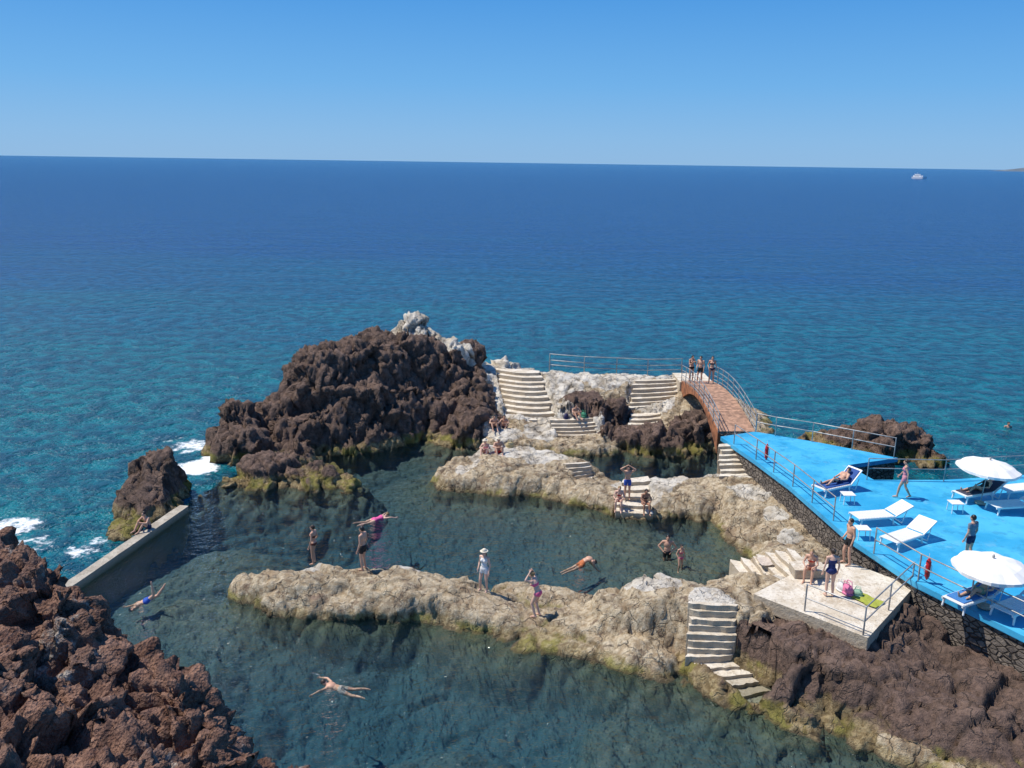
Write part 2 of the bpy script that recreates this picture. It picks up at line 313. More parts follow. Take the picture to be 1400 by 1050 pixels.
# ---- rock material
def rockmat(name,fore=False):
    m=N(name); P=m.pos(); sep=m.n("SeparateXYZ",{0:P}); z=sep.outputs[2]
    n1=m.noise(P,.9,6,.65); n2=m.noise(P,5,6,.7); n3=m.noise(P,22,4,.7)
    if fore:
        c=m.mix(m.mr(n2,.35,.65),(.12,.056,.038),(.34,.19,.13)); c=m.mix(m.mr(n1,.45,.7),c,(.21,.13,.10))
        lich=m.mr(m.math('ADD',m.math('MULTIPLY',n1,.6),m.math('MULTIPLY',n2,.5)),.62,.68); c=m.mix(m.math('MULTIPLY',lich,.75),c,(.50,.46,.40))
        pits=m.n("TexVoronoi",{"Vector":P,"Scale":30.},feature='F1').outputs[0]
        c=m.mix(m.math('SUBTRACT',.6,m.mr(n3,.3,.48,0.,.6)),c,(.05,.026,.02))
        h=m.math('ADD',m.math('MULTIPLY',n3,1.),m.math('ADD',m.math('MULTIPLY',n2,1.4),m.math('MULTIPLY',pits,.6)))
        return m.fin(m.pr(c,.9,m.bump(h,1.,.055)))
    at=m.n("VertexColor",layer_name="mask"); s2=m.n("SeparateColor",{0:at.outputs[0]}); W,B,C=s2.outputs
    n4=m.noise(P,2.4,6,.7)
    # warped joint pattern of the lava
    wv=m.n("TexNoise",{"Vector":P,"Scale":1.6,"Detail":4.}).outputs["Color"]
    wp=m.n("VectorMath",{0:P,1:m.n("VectorMath",{0:wv,"Scale":.9},operation='SCALE').outputs[0]},operation='ADD').outputs[0]
    wp=m.n("VectorMath",{0:wp,1:(1,1,.6)},operation='MULTIPLY').outputs[0]
    je=m.n("TexVoronoi",{"Vector":wp,"Scale":1.15},feature='DISTANCE_TO_EDGE').outputs[0]
    je2=m.n("TexVoronoi",{"Vector":wp,"Scale":3.3},feature='DISTANCE_TO_EDGE').outputs[0]
    jl=m.math('MULTIPLY',m.math('SUBTRACT',1.,m.mr(je,.0,.035)),m.mr(n1,.38,.55)); jl2=m.math('MULTIPLY',m.math('SUBTRACT',1.,m.mr(je2,.0,.05)),m.mr(n4,.45,.62))
    joint=m.math('MAXIMUM',jl,m.math('MULTIPLY',jl2,.6))
    brown=m.mix(m.mr(n2,.3,.7),(.09,.057,.043),(.24,.155,.115)); brown=m.mix(m.mr(n1,.5,.75),brown,(.30,.20,.15)); brown=m.mix(m.mr(n4,.52,.7,0,.6),brown,(.10,.068,.055))
    tan=m.mix(m.mr(n2,.32,.68),(.42,.30,.17),(.78,.66,.46)); tan=m.mix(m.mr(n1,.5,.66,0,.7),tan,(.34,.225,.125))
    tan=m.mix(m.mr(n4,.55,.64,0,.7),tan,(.22,.145,.095))
    bf=m.mr(m.math('ADD',B,m.math('MULTIPLY',m.math('SUBTRACT',n1,.5),.9)),.38,.6)
    c=m.mix(bf,tan,brown)
    wn=m.math('ADD',W,m.math('MULTIPLY',m.math('SUBTRACT',n2,.5),.7))
    whc=m.mix(m.mr(n1,.42,.68),(.82,.76,.65),(.62,.53,.40)); whc=m.mix(m.mr(n4,.54,.64,0,.75),whc,(.44,.35,.25))
    c=m.mix(m.mr(wn,.38,.5),c,whc)
    c=m.mix(m.math('MULTIPLY',joint,.55),c,(.05,.034,.024))
    zz=m.math('ADD',z,m.math('MULTIPLY',m.math('SUBTRACT',n1,.5),1.0)); zz=m.math('SUBTRACT',zz,m.math('MULTIPLY',bf,.25))
    band=m.math('SUBTRACT',1.,m.mr(zz,.15,.42)); alg=m.mix(m.mr(n2,.4,.62),(.24,.17,.07),(.50,.39,.2))
    alg=m.mix(m.mr(m.noise(P,.8,4),.48,.58,0,.85),alg,(.27,.25,.035))
    c=m.mix(m.math('MULTIPLY',band,.85),c,alg)
    wet=m.math('SUBTRACT',1.,m.mr(m.math('ADD',z,m.math('MULTIPLY',m.math('SUBTRACT',n2,.5),.15)),.02,.14)); c=m.mix(m.math('MULTIPLY',wet,.75),c,(.07,.05,.026))
    c=m.mix(m.math('MULTIPLY',C,.5),c,(.045,.03,.02))  # ambient occlusion of the cracks painted into the colour
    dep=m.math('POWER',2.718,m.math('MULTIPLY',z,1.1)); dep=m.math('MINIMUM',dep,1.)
    uw=m.mix(.35,c,(.10,.17,.12)); uw=m.mix(m.mr(n4,.4,.65,.5,0),uw,(.03,.055,.04)); uw=m.mix(m.math('SUBTRACT',1.,dep),uw,(.003,.053,.078))  # seabed colour fades to teal with depth, imitating light absorbed by water
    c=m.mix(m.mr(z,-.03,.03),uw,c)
    hl=m.math('SUBTRACT',m.math('ADD',m.math('MULTIPLY',n3,.4),n2),m.math('MULTIPLY',joint,.5))
    return m.fin(m.pr(c,.88,m.n("Bump",{"Height":hl,"Strength":m.mr(z,-.3,.1,.2,1.),"Distance":.16}).outputs[0]))
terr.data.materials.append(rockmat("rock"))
# ------------------------------------------------------------------ foreground outcrop
fx=np.arange(-9.5,-1.0,.026); fy=np.arange(4,12.5,.026); FX,FY=np.meshgrid(fx,fy)
sX,sY=X,Y
X,Y=FX,FY; Z1=np.zeros_like(X); WX=X+.2*fbm(X,Y,Z1,1.1,4,61); WY=Y+.2*fbm(X,Y,Z1,1.1,4,62); H=np.full(X.shape,4.0); K=np.zeros_like(H)
chain([(-120,700,9.4,.5),(-20,752,9.3,.45),(40,768,9.1,.28),(88,800,8.9,.24),(112,862,8.6,.17)],2.8,1,True)
chain([(-60,850,8.0,.6),(50,915,8.0,.35),(95,950,8.0,.2)],1.4,1,True)
chain([(60,985,8.2,.4),(172,924,8.5,.26),(228,930,8.3,.24),(280,970,8.0,.17),(318,1035,7.7,.12)],2.6,1,True)
chain([(-60,1000,6.8,.7),(90,1045,6.9,.5),(190,1100,6.9,.35)],1.0,1,True)
gyy,gxx=np.gradient(H,.026); nn=np.sqrt(gxx**2+gyy**2+1)
f1,f2,cid,fac=vor(X+.25*fbm(X,Y,H,1.5,3,3),Y+.25*fbm(X,Y,H,1.5,3,4),H*.8,1.2,7); g1,g2,c2,fac2=vor(X+.1*fbm(X,Y,H,4,2,5),Y,H,3.4,9); k1,k2,c3,fac3=vor(X,Y,H,11.0,19)
D=.34*((cid-.5)*.4+.6*fac-.45*np.exp(-(f2-f1)/.06)+.4*fac2+.25*(c2-.5)-.14*np.exp(-(g2-g1)/.09)+.16*fac3+.6*fbm(X,Y,H,1.6,4,71,.55)+.25*fbm(X,Y,H,9,4,75,.65))
fo=gridmesh("foreground_rock",X-gxx/nn*D,Y-gyy/nn*D,H+D/nn,None); fo.data.materials.append(rockmat("reddish_lava_rock",True))
X,Y=sX,sY
# ------------------------------------------------------------------ water
nx=np.concatenate([-np.geomspace(30000,34,40),np.arange(-32,32,.25),np.geomspace(34,30000,40)])
ny=np.concatenate([np.arange(-40,10,5),np.arange(10,72,.25),np.geomspace(74,32000,60)])
SX,SY=np.meshgrid(nx,ny); clr=inpoly(SX,SY,POOL)*1.0
foam=np.zeros_like(SX)
for u,v,r,a in [(268,640,1.9,1),(262,610,2.2,.7),(290,628,1.2,1),(15,720,2.2,.75),(40,745,2.0,.6),(112,752,1.6,.6),(140,740,1.0,.6),(425,918,.8,.45),(230,600,2,.45),(345,560,1.5,.5),(200,822,.6,.35),(1378,578,.3,.3),(912,757,.5,.3)]:
    p=site(u,v,0); foam=np.maximum(foam,a*(1-sstep(.2,1.2,np.hypot(SX-p.x,SY-p.y)/r)))
sea=gridmesh("sea",SX,SY,np.zeros_like(SX)); attr(sea,"wm",(clr,foam,foam))
m=N("sea_water"); P=m.pos()
at=m.n("VertexColor",layer_name="wm"); s2=m.n("SeparateColor",{0:at.outputs[0]}); CL,FO,_=s2.outputs
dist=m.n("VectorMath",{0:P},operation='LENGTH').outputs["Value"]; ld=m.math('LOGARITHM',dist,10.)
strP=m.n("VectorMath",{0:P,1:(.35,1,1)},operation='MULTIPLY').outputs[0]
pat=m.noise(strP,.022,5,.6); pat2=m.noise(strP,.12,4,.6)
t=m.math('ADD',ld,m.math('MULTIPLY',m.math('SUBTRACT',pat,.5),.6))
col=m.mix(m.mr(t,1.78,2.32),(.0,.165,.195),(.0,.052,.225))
col=m.mix(m.mr(ld,2.6,3.8),col,(.004,.085,.27))  # horizon haze put into the colour: sea lightens with distance
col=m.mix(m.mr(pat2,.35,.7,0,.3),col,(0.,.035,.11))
w1=m.noise(P,.75,4,.6); w2=m.noise(P,3.2,3,.6); w3=m.noise(strP,.2,3,.5)
hh=m.math('ADD',m.math('ADD',w1,m.math('MULTIPLY',w2,.3)),m.math('MULTIPLY',w3,1.2))
bs=m.n("Bump",{"Height":hh,"Distance":.75,"Strength":m.mr(ld,1.6,3.6,1.,.8)}).outputs[0]
trough=m.mr(m.math('ADD',w1,m.math('MULTIPLY',w2,.35)),.53,.78); col=m.mix(m.math('MULTIPLY',trough,.72),col,(0.,.02,.06))  # sea colour darkened where the wave noise runs high
body=m.pr(col,.2,bs,IOR=1.33)
m.t.links.new(m.mr(ld,1.6,2.8,.4,.12),body.inputs["Specular IOR Level"])
pb=m.bump(m.math('ADD',m.noise(P,1.6,3,.5),m.math('MULTIPLY',m.noise(P,5,3),.45)),1.,.24)
fr=m.n("Fresnel",{"IOR":1.33,"Normal":pb}).outputs[0]
tr=m.n("BsdfTransparent",{0:(.90,.97,.98)}); gl=m.n("BsdfGlossy",{"Color":(1,1,1),"Roughness":.05,"Normal":pb})
clear=m.n("MixShader",{0:m.math('MULTIPLY',fr,.9),1:tr.outputs[0],2:gl.outputs[0]})
sh=m.n("MixShader",{0:CL,1:body.outputs[0],2:clear.outputs[0]})
fm=m.mr(m.math('ADD',FO,m.math('MULTIPLY',m.math('SUBTRACT',m.noise(P,1.6,7,.75),.5),1.8)),.5,.8)
fm=m.math('MULTIPLY',fm,m.mr(FO,.02,.2))
sh=m.n("MixShader",{0:fm,1:sh.outputs[0],2:m.pr((.8,.84,.85),.7).outputs[0]})
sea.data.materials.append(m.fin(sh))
# ------------------------------------------------------------------ structure materials
def concmat(name,a,b,c):
    m=N(name); g=m.n("NewGeometry"); P=g.outputs["Position"]; n1=m.noise(P,1.2,6,.65); n2=m.noise(P,9,5,.7); n4=m.noise(P,2.6,6,.7)
    col=m.mix(m.mr(n1,.38,.62),a,b); col=m.mix(m.mr(n2,.52,.7),col,c); col=m.mix(m.mr(n4,.53,.63,0,.6),col,c)
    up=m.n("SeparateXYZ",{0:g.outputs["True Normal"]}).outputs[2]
    col=m.mix(m.math('MULTIPLY',m.math('SUBTRACT',1.,m.mr(up,.3,.8)),.7),col,c)   # upright faces mixed toward the darkest tone
    z=m.n("SeparateXYZ",{0:P}).outputs[2]; wet=m.math('SUBTRACT',1.,m.mr(m.math('ADD',z,m.math('MULTIPLY',n1,.3)),.15,.45)); col=m.mix(m.math('MULTIPLY',wet,.75),col,(.14,.13,.07))
    return m.fin(m.pr(col,.85,m.bump(n2,.9,.06)))
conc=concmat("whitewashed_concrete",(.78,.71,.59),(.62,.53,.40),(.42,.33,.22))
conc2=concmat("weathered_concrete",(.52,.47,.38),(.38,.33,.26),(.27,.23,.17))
m=N("blue_painted_deck"); P=m.pos(); n1=m.noise(P,.5,6,.65); n2=m.noise(P,6,5,.7)
c=m.mix(m.mr(n1,.35,.65),(.03,.34,.60),(.065,.44,.69)); c=m.mix(m.mr(n2,.57,.75,0,.5),c,(.10,.27,.40)); c=m.mix(m.mr(m.noise(P,1.7,6,.7),.55,.62,0,.5),c,(.025,.24,.43))
c=m.mix(m.mr(m.noise(P,.8,7,.75),.57,.66,0,.45),c,(.20,.47,.62))
blue=m.fin(m.pr(c,m.mr(n1,.4,.6,.35,.7),m.bump(n2,.3,.02)))
m=N("dark_stone_masonry"); P=m.pos(); sc=m.n("VectorMath",{0:P,1:(1,1,1.9)},operation='MULTIPLY').outputs[0]
vo=m.n("TexVoronoi",{"Vector":sc,"Scale":3.4}); ve=m.n("TexVoronoi",{"Vector":sc,"Scale":3.4},feature='DISTANCE_TO_EDGE').outputs[0]
cc=m.n("SeparateColor",{0:vo.outputs[1]}).outputs[0]
c=m.mix(cc,(.08,.065,.055),(.24,.20,.16)); c=m.mix(m.mr(m.noise(P,7),.4,.7,0,.5),c,(.28,.23,.18)); c=m.mix(m.math('SUBTRACT',1.,m.mr(ve,.02,.07)),c,(.04,.033,.027))
stone=m.fin(m.pr(c,.9,m.bump(m.math('ADD',m.mr(ve,0.,.14),m.math('MULTIPLY',m.noise(P,14),.4)),1.,.12)))
wood=simple("reddish_wood",(.50,.29,.18),.6,.4,4,.01); rust=simple("rusty_steel",(.34,.13,.055),.8,.5,3,.01)
steel=simple("galvanised_rail",(.40,.39,.37),.45,.3,3,0,.4); whitepl=simple("white_plastic",(.8,.8,.78),.4,.05)
# ------------------------------------------------------------------ stairs
solids=[]
for q,n,bow in STAIRS:
    tl,tr,bl,br=q; b=MB(); fd=((bl+br)-(tl+tr)).normalized(); fd.z=0
    for i in range(n):
        t0=i/n;t1=(i+1)/n; z=bl.z+(tl.z-bl.z)*((i+1)/n)
        j=[Vector((random.uniform(-.12,.12),random.uniform(-.05,.05),0)) for _ in range(4)]
        a0=bl.lerp(tl,t0)+j[0];a1=br.lerp(tr,t0)+j[1];b1=br.lerp(tr,t1+.02);b0=bl.lerp(tl,t1+.02)
        z+=random.uniform(-.02,.02)
        k=8; front=[a0.lerp(a1,s/k)+Vector((random.uniform(-.03,.03),random.uniform(-.04,.04),0))+fd*(bow*math.sin(math.pi*s/k)) for s in range(k+1)]
        b.prism([(p.x,p.y) for p in front]+[(b1.x,b1.y),(b0.x,b0.y)],z-.9,z)
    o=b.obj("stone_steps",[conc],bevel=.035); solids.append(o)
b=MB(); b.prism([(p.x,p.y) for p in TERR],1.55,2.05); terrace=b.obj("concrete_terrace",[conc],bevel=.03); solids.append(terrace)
# sea wall of the pool
b=MB(); pA=site(60,822,.32);pB=site(252,691,.32); dr=(pB-pA).normalized(); nr=Vector((-dr.y,dr.x,0)).normalized()*.23
N_=16; L=[];Rr=[]
for i in range(N_+1):
    p=pA.lerp(pB,i/N_); L.append(p+nr*(1+random.uniform(-.08,.08)));Rr.append(p-nr*(1+random.uniform(-.08,.08)))
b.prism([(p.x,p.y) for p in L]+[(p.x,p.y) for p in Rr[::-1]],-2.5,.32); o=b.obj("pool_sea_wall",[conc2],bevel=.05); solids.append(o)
# ------------------------------------------------------------------ deck
DZ=2.5
LE=[site(u,v,DZ) for u,v in((985,597),(1030,628),(1080,665),(1160,735),(1250,795),(1400,870),(1560,960))]
BE=[site(u,v,DZ) for u,v in((1800,900),(1800,655),(1420,648),(1290,656),(1195,656),(1158,636),(1228,626),(1110,603),(1032,590))]
b=MB(); b.prism([(p.x,p.y) for p in LE+BE],DZ-.22,DZ); deck=b.obj("blue_sun_deck",[blue],bevel=.03); solids.append(deck)
b=MB()
poly=[(p.x,p.y) for p in LE+BE]
inset=[]
n=len(poly)
A=sum(poly[i][0]*poly[(i+1)%n][1]-poly[(i+1)%n][0]*poly[i][1] for i in range(n)); sg=1 if A>0 else -1
for i in range(n):
    p0=Vector(poly[i-1]);p=Vector(poly[i]);p1=Vector(poly[(i+1)%n])
    e0=(p-p0).normalized();e1=(p1-p).normalized(); nn_=(Vector((-e0.y,e0.x))+Vector((-e1.y,e1.x)))*sg
    if nn_.length>1e-3: nn_.normalize()
    inset.append(tuple(p+nn_*.1))
b.prism(inset,-3,DZ-.225); wall=b.obj("stone_retaining_wall",[stone]); solids.append(wall)
# ------------------------------------------------------------------ bridge
BA=site(1008,591,2.5)+Vector((0,.1,0)); BB=site(953,521,2.85); bd=(BB-BA); bl_=Vector((bd.x,bd.y,0)).length; bdir=Vector((bd.x,bd.y,0)).normalized(); bn=Vector((bdir.y,-bdir.x,0))
def bp(s,off=0,dz=0):
    return BA+bdir*(s*bl_)+bn*off+Vector((0,0,(BB.z-BA.z)*s+.5*math.sin(math.pi*s)+dz))
br=empty("arched_footbridge")
b=MB(); nb=64; bw=.95
for i in range(nb):
    p=bp((i+.5)/nb,0,random.uniform(-.004,.004)); q=bp((i+.6)/nb); tdir=(q-bp((i+.5)/nb)).normalized(); R=Matrix((bn,tdir,bn.cross(tdir))).transposed()
    b.box(p,(bw*2,bl_/nb*.88,.05),R)
b.obj("planks",[wood],parent=br,bevel=.006)
b=MB()
for off in(-bw+.02,bw-.02):
    for i in range(32):
        s0=i/32;s1=(i+1)/32; 
        vs=[]
        for s in(s0,s1):
            hgt=.26+ .95*abs(2*s-1)**2.2
            for dz in(-.035,-hgt): 
                for oo in(-.06,.06): vs.append(bp(s,off+oo,dz))
        b.add(vs,[(0,1,5,4),(2,6,7,3),(0,4,6,2),(1,3,7,5)]+([(0,2,3,1)] if i==0 else [])+([(4,5,7,6)] if i==31 else []))
b.obj("girders",[rust],parent=br)
def railing(b,pts,h=1.0,rails=(1.0,.55,.25),r=.022,post=1.5):
    for k in range(len(pts)-1):
        p,q=Vector(pts[k]),Vector(pts[k+1]); n=max(1,round((q-p).length/post))
        for i in range(n+1 if k==len(pts)-2 else n):
            c=p.lerp(q,i/n); b.tube([c-Vector((0,0,.05)),c+Vector((0,0,h))],r*1.15)
        for z in rails: b.tube([p+Vector((0,0,z*h)),q+Vector((0,0,z*h))],r)
b=MB()
for off in(-bw-.03,bw+.03):
    pp=[bp(s/8,off,0) for s in range(9)]; railing(b,pp,1.0,(1,.7,.4,.15),.022,5)
b.obj("handrails",[steel],True,br)
b=MB()
c=bp(1.0); b.prism([tuple((c+bn*(-1.1)+bdir*-.1)[:2]),tuple((c+bn*1.0+bdir*-.1)[:2]),tuple((c+bn*1.0+bdir*2.4)[:2]),tuple((c+bn*(-1.1)+bdir*2.4)[:2])],-2,2.8)
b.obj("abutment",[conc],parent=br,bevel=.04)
# railings
b=MB(); pts=[site(u,v,2.75) for u,v in((752,506),(800,510),(845,512),(888,514),(935,513))]; railing(b,[Vector((p.x,p.y+.9,2.6)) for p in pts],1.05,(1,.6,.3),.028,2.2); b.obj("terrace_railing",[steel],True)
b=MB(); pts=[bp(0,bw+.05)]+[site(u,v,DZ) for u,v in((1060,596),(1110,604),(1222,626))]; railing(b,pts,1.0,(1,.55),.024,2); b.obj("deck_back_railing",[steel],True)
b=MB(); pts=[p+Vector((.12,0,0)) for p in (site(1000,607,DZ),site(1030,628,DZ),site(1080,665,DZ),site(1135,712,DZ))]; railing(b,pts,1.0,(1,.55),.024,2.2)
pts=[p+Vector((.12,.0,0)) for p in (site(1190,757,DZ),site(1250,795,DZ),site(1400,870,DZ),site(1500,925,DZ))]; railing(b,pts,1.0,(1,.55),.024,2.0); b.obj("deck_edge_railing",[steel],True)
b=MB(); t1=TERR[1]+Vector((-.1,.15,0));t2=TERR[2]+Vector((-.15,-.1,0))
railing(b,[TERR[0].lerp(TERR[1],.45)+Vector((.1,.1,0)),t1,t2],.95,(1,.5),.024,1.9); b.obj("platform_railing",[steel],True)
b=MB(); railing(b,[site(1185,656,DZ),site(1290,658,DZ),site(1420,650,DZ),site(1500,650,DZ)],1.,(1,.55),.022,2.2); b.obj("deck_far_railing",[steel],True)
# ------------------------------------------------------------------ BVH for resting things
bpy.context.view_layer.update()
dg=bpy.context.evaluated_depsgraph_get()
bv=[BVHTree.FromObject(o,dg) for o in [terr]+solids]
def rest(u,v,z=1.0):
    d=ray(u,v).normalized(); hit=None
    for t in bv:
        h=t.ray_cast(CAM,d)
        if h[0] is not None and (hit is None or h[3]<hit[1]): hit=(h[0],h[3])
    p=hit[0] if hit else site(u,v,z)
    if p.z<0: p=site(u,v,0)
    return p
# ------------------------------------------------------------------ people
V=Vector
def stand(**k):
    J=dict(pel=V((0,0,.93)),wai=V((0,.01,1.08)),che=V((0,.0,1.28)),nec=V((0,-.01,1.42)),hea=V((0,.03,1.575)),
     sL=V((-.175,0,1.385)),sR=V((.175,0,1.385)),eL=V((-.235,-.02,1.11)),eR=V((.235,-.02,1.11)),wL=V((-.24,.07,.87)),wR=V((.24,.07,.87)),
     hL=V((-.09,0,.9)),hR=V((.09,0,.9)),kL=V((-.1,.03,.49)),kR=V((.1,.03,.49)),aL=V((-.11,-.02,.075)),aR=V((.11,-.02,.075)),tL=V((-.13,.14,.03)),tR=V((.13,.14,.03)))
    for a,b_ in k.items(): J[a]=V(b_)
    return J
POSES={
 'stand':stand(),
 'relaxed':stand(kR=(.12,.1,.5),aR=(.14,.04,.08),tR=(.19,.18,.03),eR=(.25,-.06,1.12),wR=(.2,.12,.95)),
 'walk':stand(kL=(-.1,.16,.51),aL=(-.1,.22,.09),tL=(-.11,.38,.04),kR=(.1,-.04,.49),aR=(.1,-.26,.12),tR=(.11,-.13,.03),eL=(-.23,-.12,1.13),wL=(-.23,-.12,.89),eR=(.23,.08,1.12),wR=(.22,.22,.93)),
 'hips':stand(eL=(-.36,-.06,1.15),eR=(.36,-.06,1.15),wL=(-.19,.05,1.0),wR=(.19,.05,1.0)),
 'head':stand(eL=(-.34,.08,1.52),eR=(.34,.08,1.52),wL=(-.12,.08,1.66),wR=(.12,.08,1.66)),
 'hairdo':stand(pel=(0,-.05,.88),wai=(0,-.0,1.02),che=(0,.08,1.2),nec=(0,.14,1.32),hea=(0,.21,1.46),sL=(-.17,.13,1.28),sR=(.17,.13,1.28),eL=(-.3,.26,1.36),eR=(.3,.26,1.36),wL=(-.1,.22,1.55),wR=(.1,.22,1.55),
     hL=(-.09,-.05,.86),hR=(.09,-.05,.86),kL=(-.1,.12,.48),kR=(.1,.08,.47),aL=(-.1,-.02,.075),aR=(.11,-.06,.075),tL=(-.12,.14,.03),tR=(.13,.1,.03)),
 'phone':stand(eL=(-.22,.08,1.12),wL=(-.1,.28,1.28),eR=(.22,.08,1.12),wR=(.1,.28,1.28),hea=(0,.07,1.56)),
 'sit':dict(pel=V((0,0,.1)),wai=V((0,.02,.25)),che=V((0,.08,.44)),nec=V((0,.13,.57)),hea=V((0,.2,.71)),sL=V((-.17,.12,.53)),sR=V((.17,.12,.53)),eL=V((-.24,.24,.32)),eR=V((.24,.24,.32)),wL=V((-.14,.42,.26)),wR=V((.14,.42,.26)),
     hL=V((-.09,.02,.09)),hR=V((.09,.02,.09)),kL=V((-.13,.44,.14)),kR=V((.13,.44,.14)),aL=V((-.12,.5,-.26)),aR=V((.13,.46,-.26)),tL=V((-.14,.66,-.31)),tR=V((.15,.62,-.31))),
 'sitground':dict(pel=V((0,0,.1)),wai=V((0,.0,.25)),che=V((0,.06,.43)),nec=V((0,.1,.57)),hea=V((0,.16,.72)),sL=V((-.17,.09,.53)),sR=V((.17,.09,.53)),eL=V((-.27,.26,.38)),eR=V((.27,.26,.38)),wL=V((-.1,.42,.42)),wR=V((.1,.42,.42)),
     hL=V((-.09,.02,.09)),hR=V((.09,.02,.09)),kL=V((-.16,.36,.36)),kR=V((.16,.36,.36)),aL=V((-.13,.6,.07)),aR=V((.13,.6,.07)),tL=V((-.14,.78,.03)),tR=V((.14,.78,.03))),
 'recline':dict(pel=V((0,0,.1)),wai=V((0,-.13,.17)),che=V((0,-.3,.28)),nec=V((0,-.43,.37)),hea=V((0,-.56,.47)),sL=V((-.17,-.38,.34)),sR=V((.17,-.38,.34)),eL=V((-.25,-.18,.2)),eR=V((.25,-.18,.2)),wL=V((-.18,.05,.2)),wR=V((.18,.05,.2)),
     hL=V((-.09,.03,.1)),hR=V((.09,.03,.1)),kL=V((-.11,.42,.28)),kR=V((.11,.44,.12)),aL=V((-.11,.72,.07)),aR=V((.12,.86,.07)),tL=V((-.12,.86,.08)),tR=V((.13,.92,.2))),
 'swim':dict(pel=V((0,0,-.06)),wai=V((0,.15,-.04)),che=V((0,.34,0)),nec=V((0,.48,.02)),hea=V((0,.62,.07)),sL=V((-.18,.44,0)),sR=V((.18,.44,.0)),eL=V((-.36,.60,-.02)),eR=V((.3,.64,.05)),wL=V((-.52,.74,-.06)),wR=V((.34,.88,.0)),
     hL=V((-.09,-.03,-.08)),hR=V((.09,-.03,-.08)),kL=V((-.13,-.42,-.14)),kR=V((.16,-.4,-.1)),aL=V((-.18,-.8,-.10)),aR=V((.24,-.78,-.05)),tL=V((-.2,-.95,-.12)),tR=V((.27,-.93,-.08))),
 'dive':dict(pel=V((0,0,.02)),wai=V((0,.13,-.04)),che=V((0,.3,-.12)),nec=V((0,.42,-.2)),hea=V((0,.52,-.28)),sL=V((-.17,.38,-.17)),sR=V((.17,.38,-.17)),eL=V((-.36,.4,-.1)),eR=V((.3,.6,-.3)),wL=V((-.56,.36,.0)),wR=V((.36,.8,-.35)),
     hL=V((-.09,-.03,.03)),hR=V((.09,-.03,.03)),kL=V((-.12,-.3,.28)),kR=V((.12,-.38,.14)),aL=V((-.12,-.28,.66)),aR=V((.14,-.6,.45)),tL=V((-.12,-.26,.82)),tR=V((.15,-.68,.58))),
 'bend':dict(pel=V((0,0,.0)),wai=V((0,.12,.1)),che=V((0,.3,.14)),nec=V((0,.43,.08)),hea=V((0,.54,-.02)),sL=V((-.17,.38,.1)),sR=V((.17,.38,.1)),eL=V((-.24,.46,-.14)),eR=V((.24,.46,-.14)),wL=V((-.22,.6,-.3)),wR=V((.22,.6,-.3)),
     hL=V((-.09,-.03,-.05)),hR=V((.09,-.03,-.05)),kL=V((-.12,-.38,-.2)),kR=V((.12,-.4,-.17)),aL=V((-.12,-.76,-.3)),aR=V((.12,-.78,-.25)),tL=V((-.12,-.9,-.34)),tR=V((.12,-.93,-.3))),
}
skins={'fair':simple("skin_fair",(.68,.42,.31),.5,.06),'tan':simple("skin_tanned",(.58,.33,.22),.5,.06),'dark':simple("skin_brown",(.38,.19,.115),.5,.06)}
CC={}
def cloth(c):
    if c not in CC: CC[c]=simple("swimwear_fabric",c,.8,.15,20)
    return CC[c]
hairs={'brown':simple("hair_brown",(.035,.02,.012),.5,.3),'blond':simple("hair_blond",(.28,.18,.08),.5,.3),'black':simple("hair_black",(.012,.01,.009),.4,.2),'grey':simple("hair_grey",(.3,.29,.28),.5,.2)}
straw=simple("hat_cloth",(.72,.64,.5),.8,.1)
dark=simple("eye_dark",(.02,.015,.012),.3,.1)
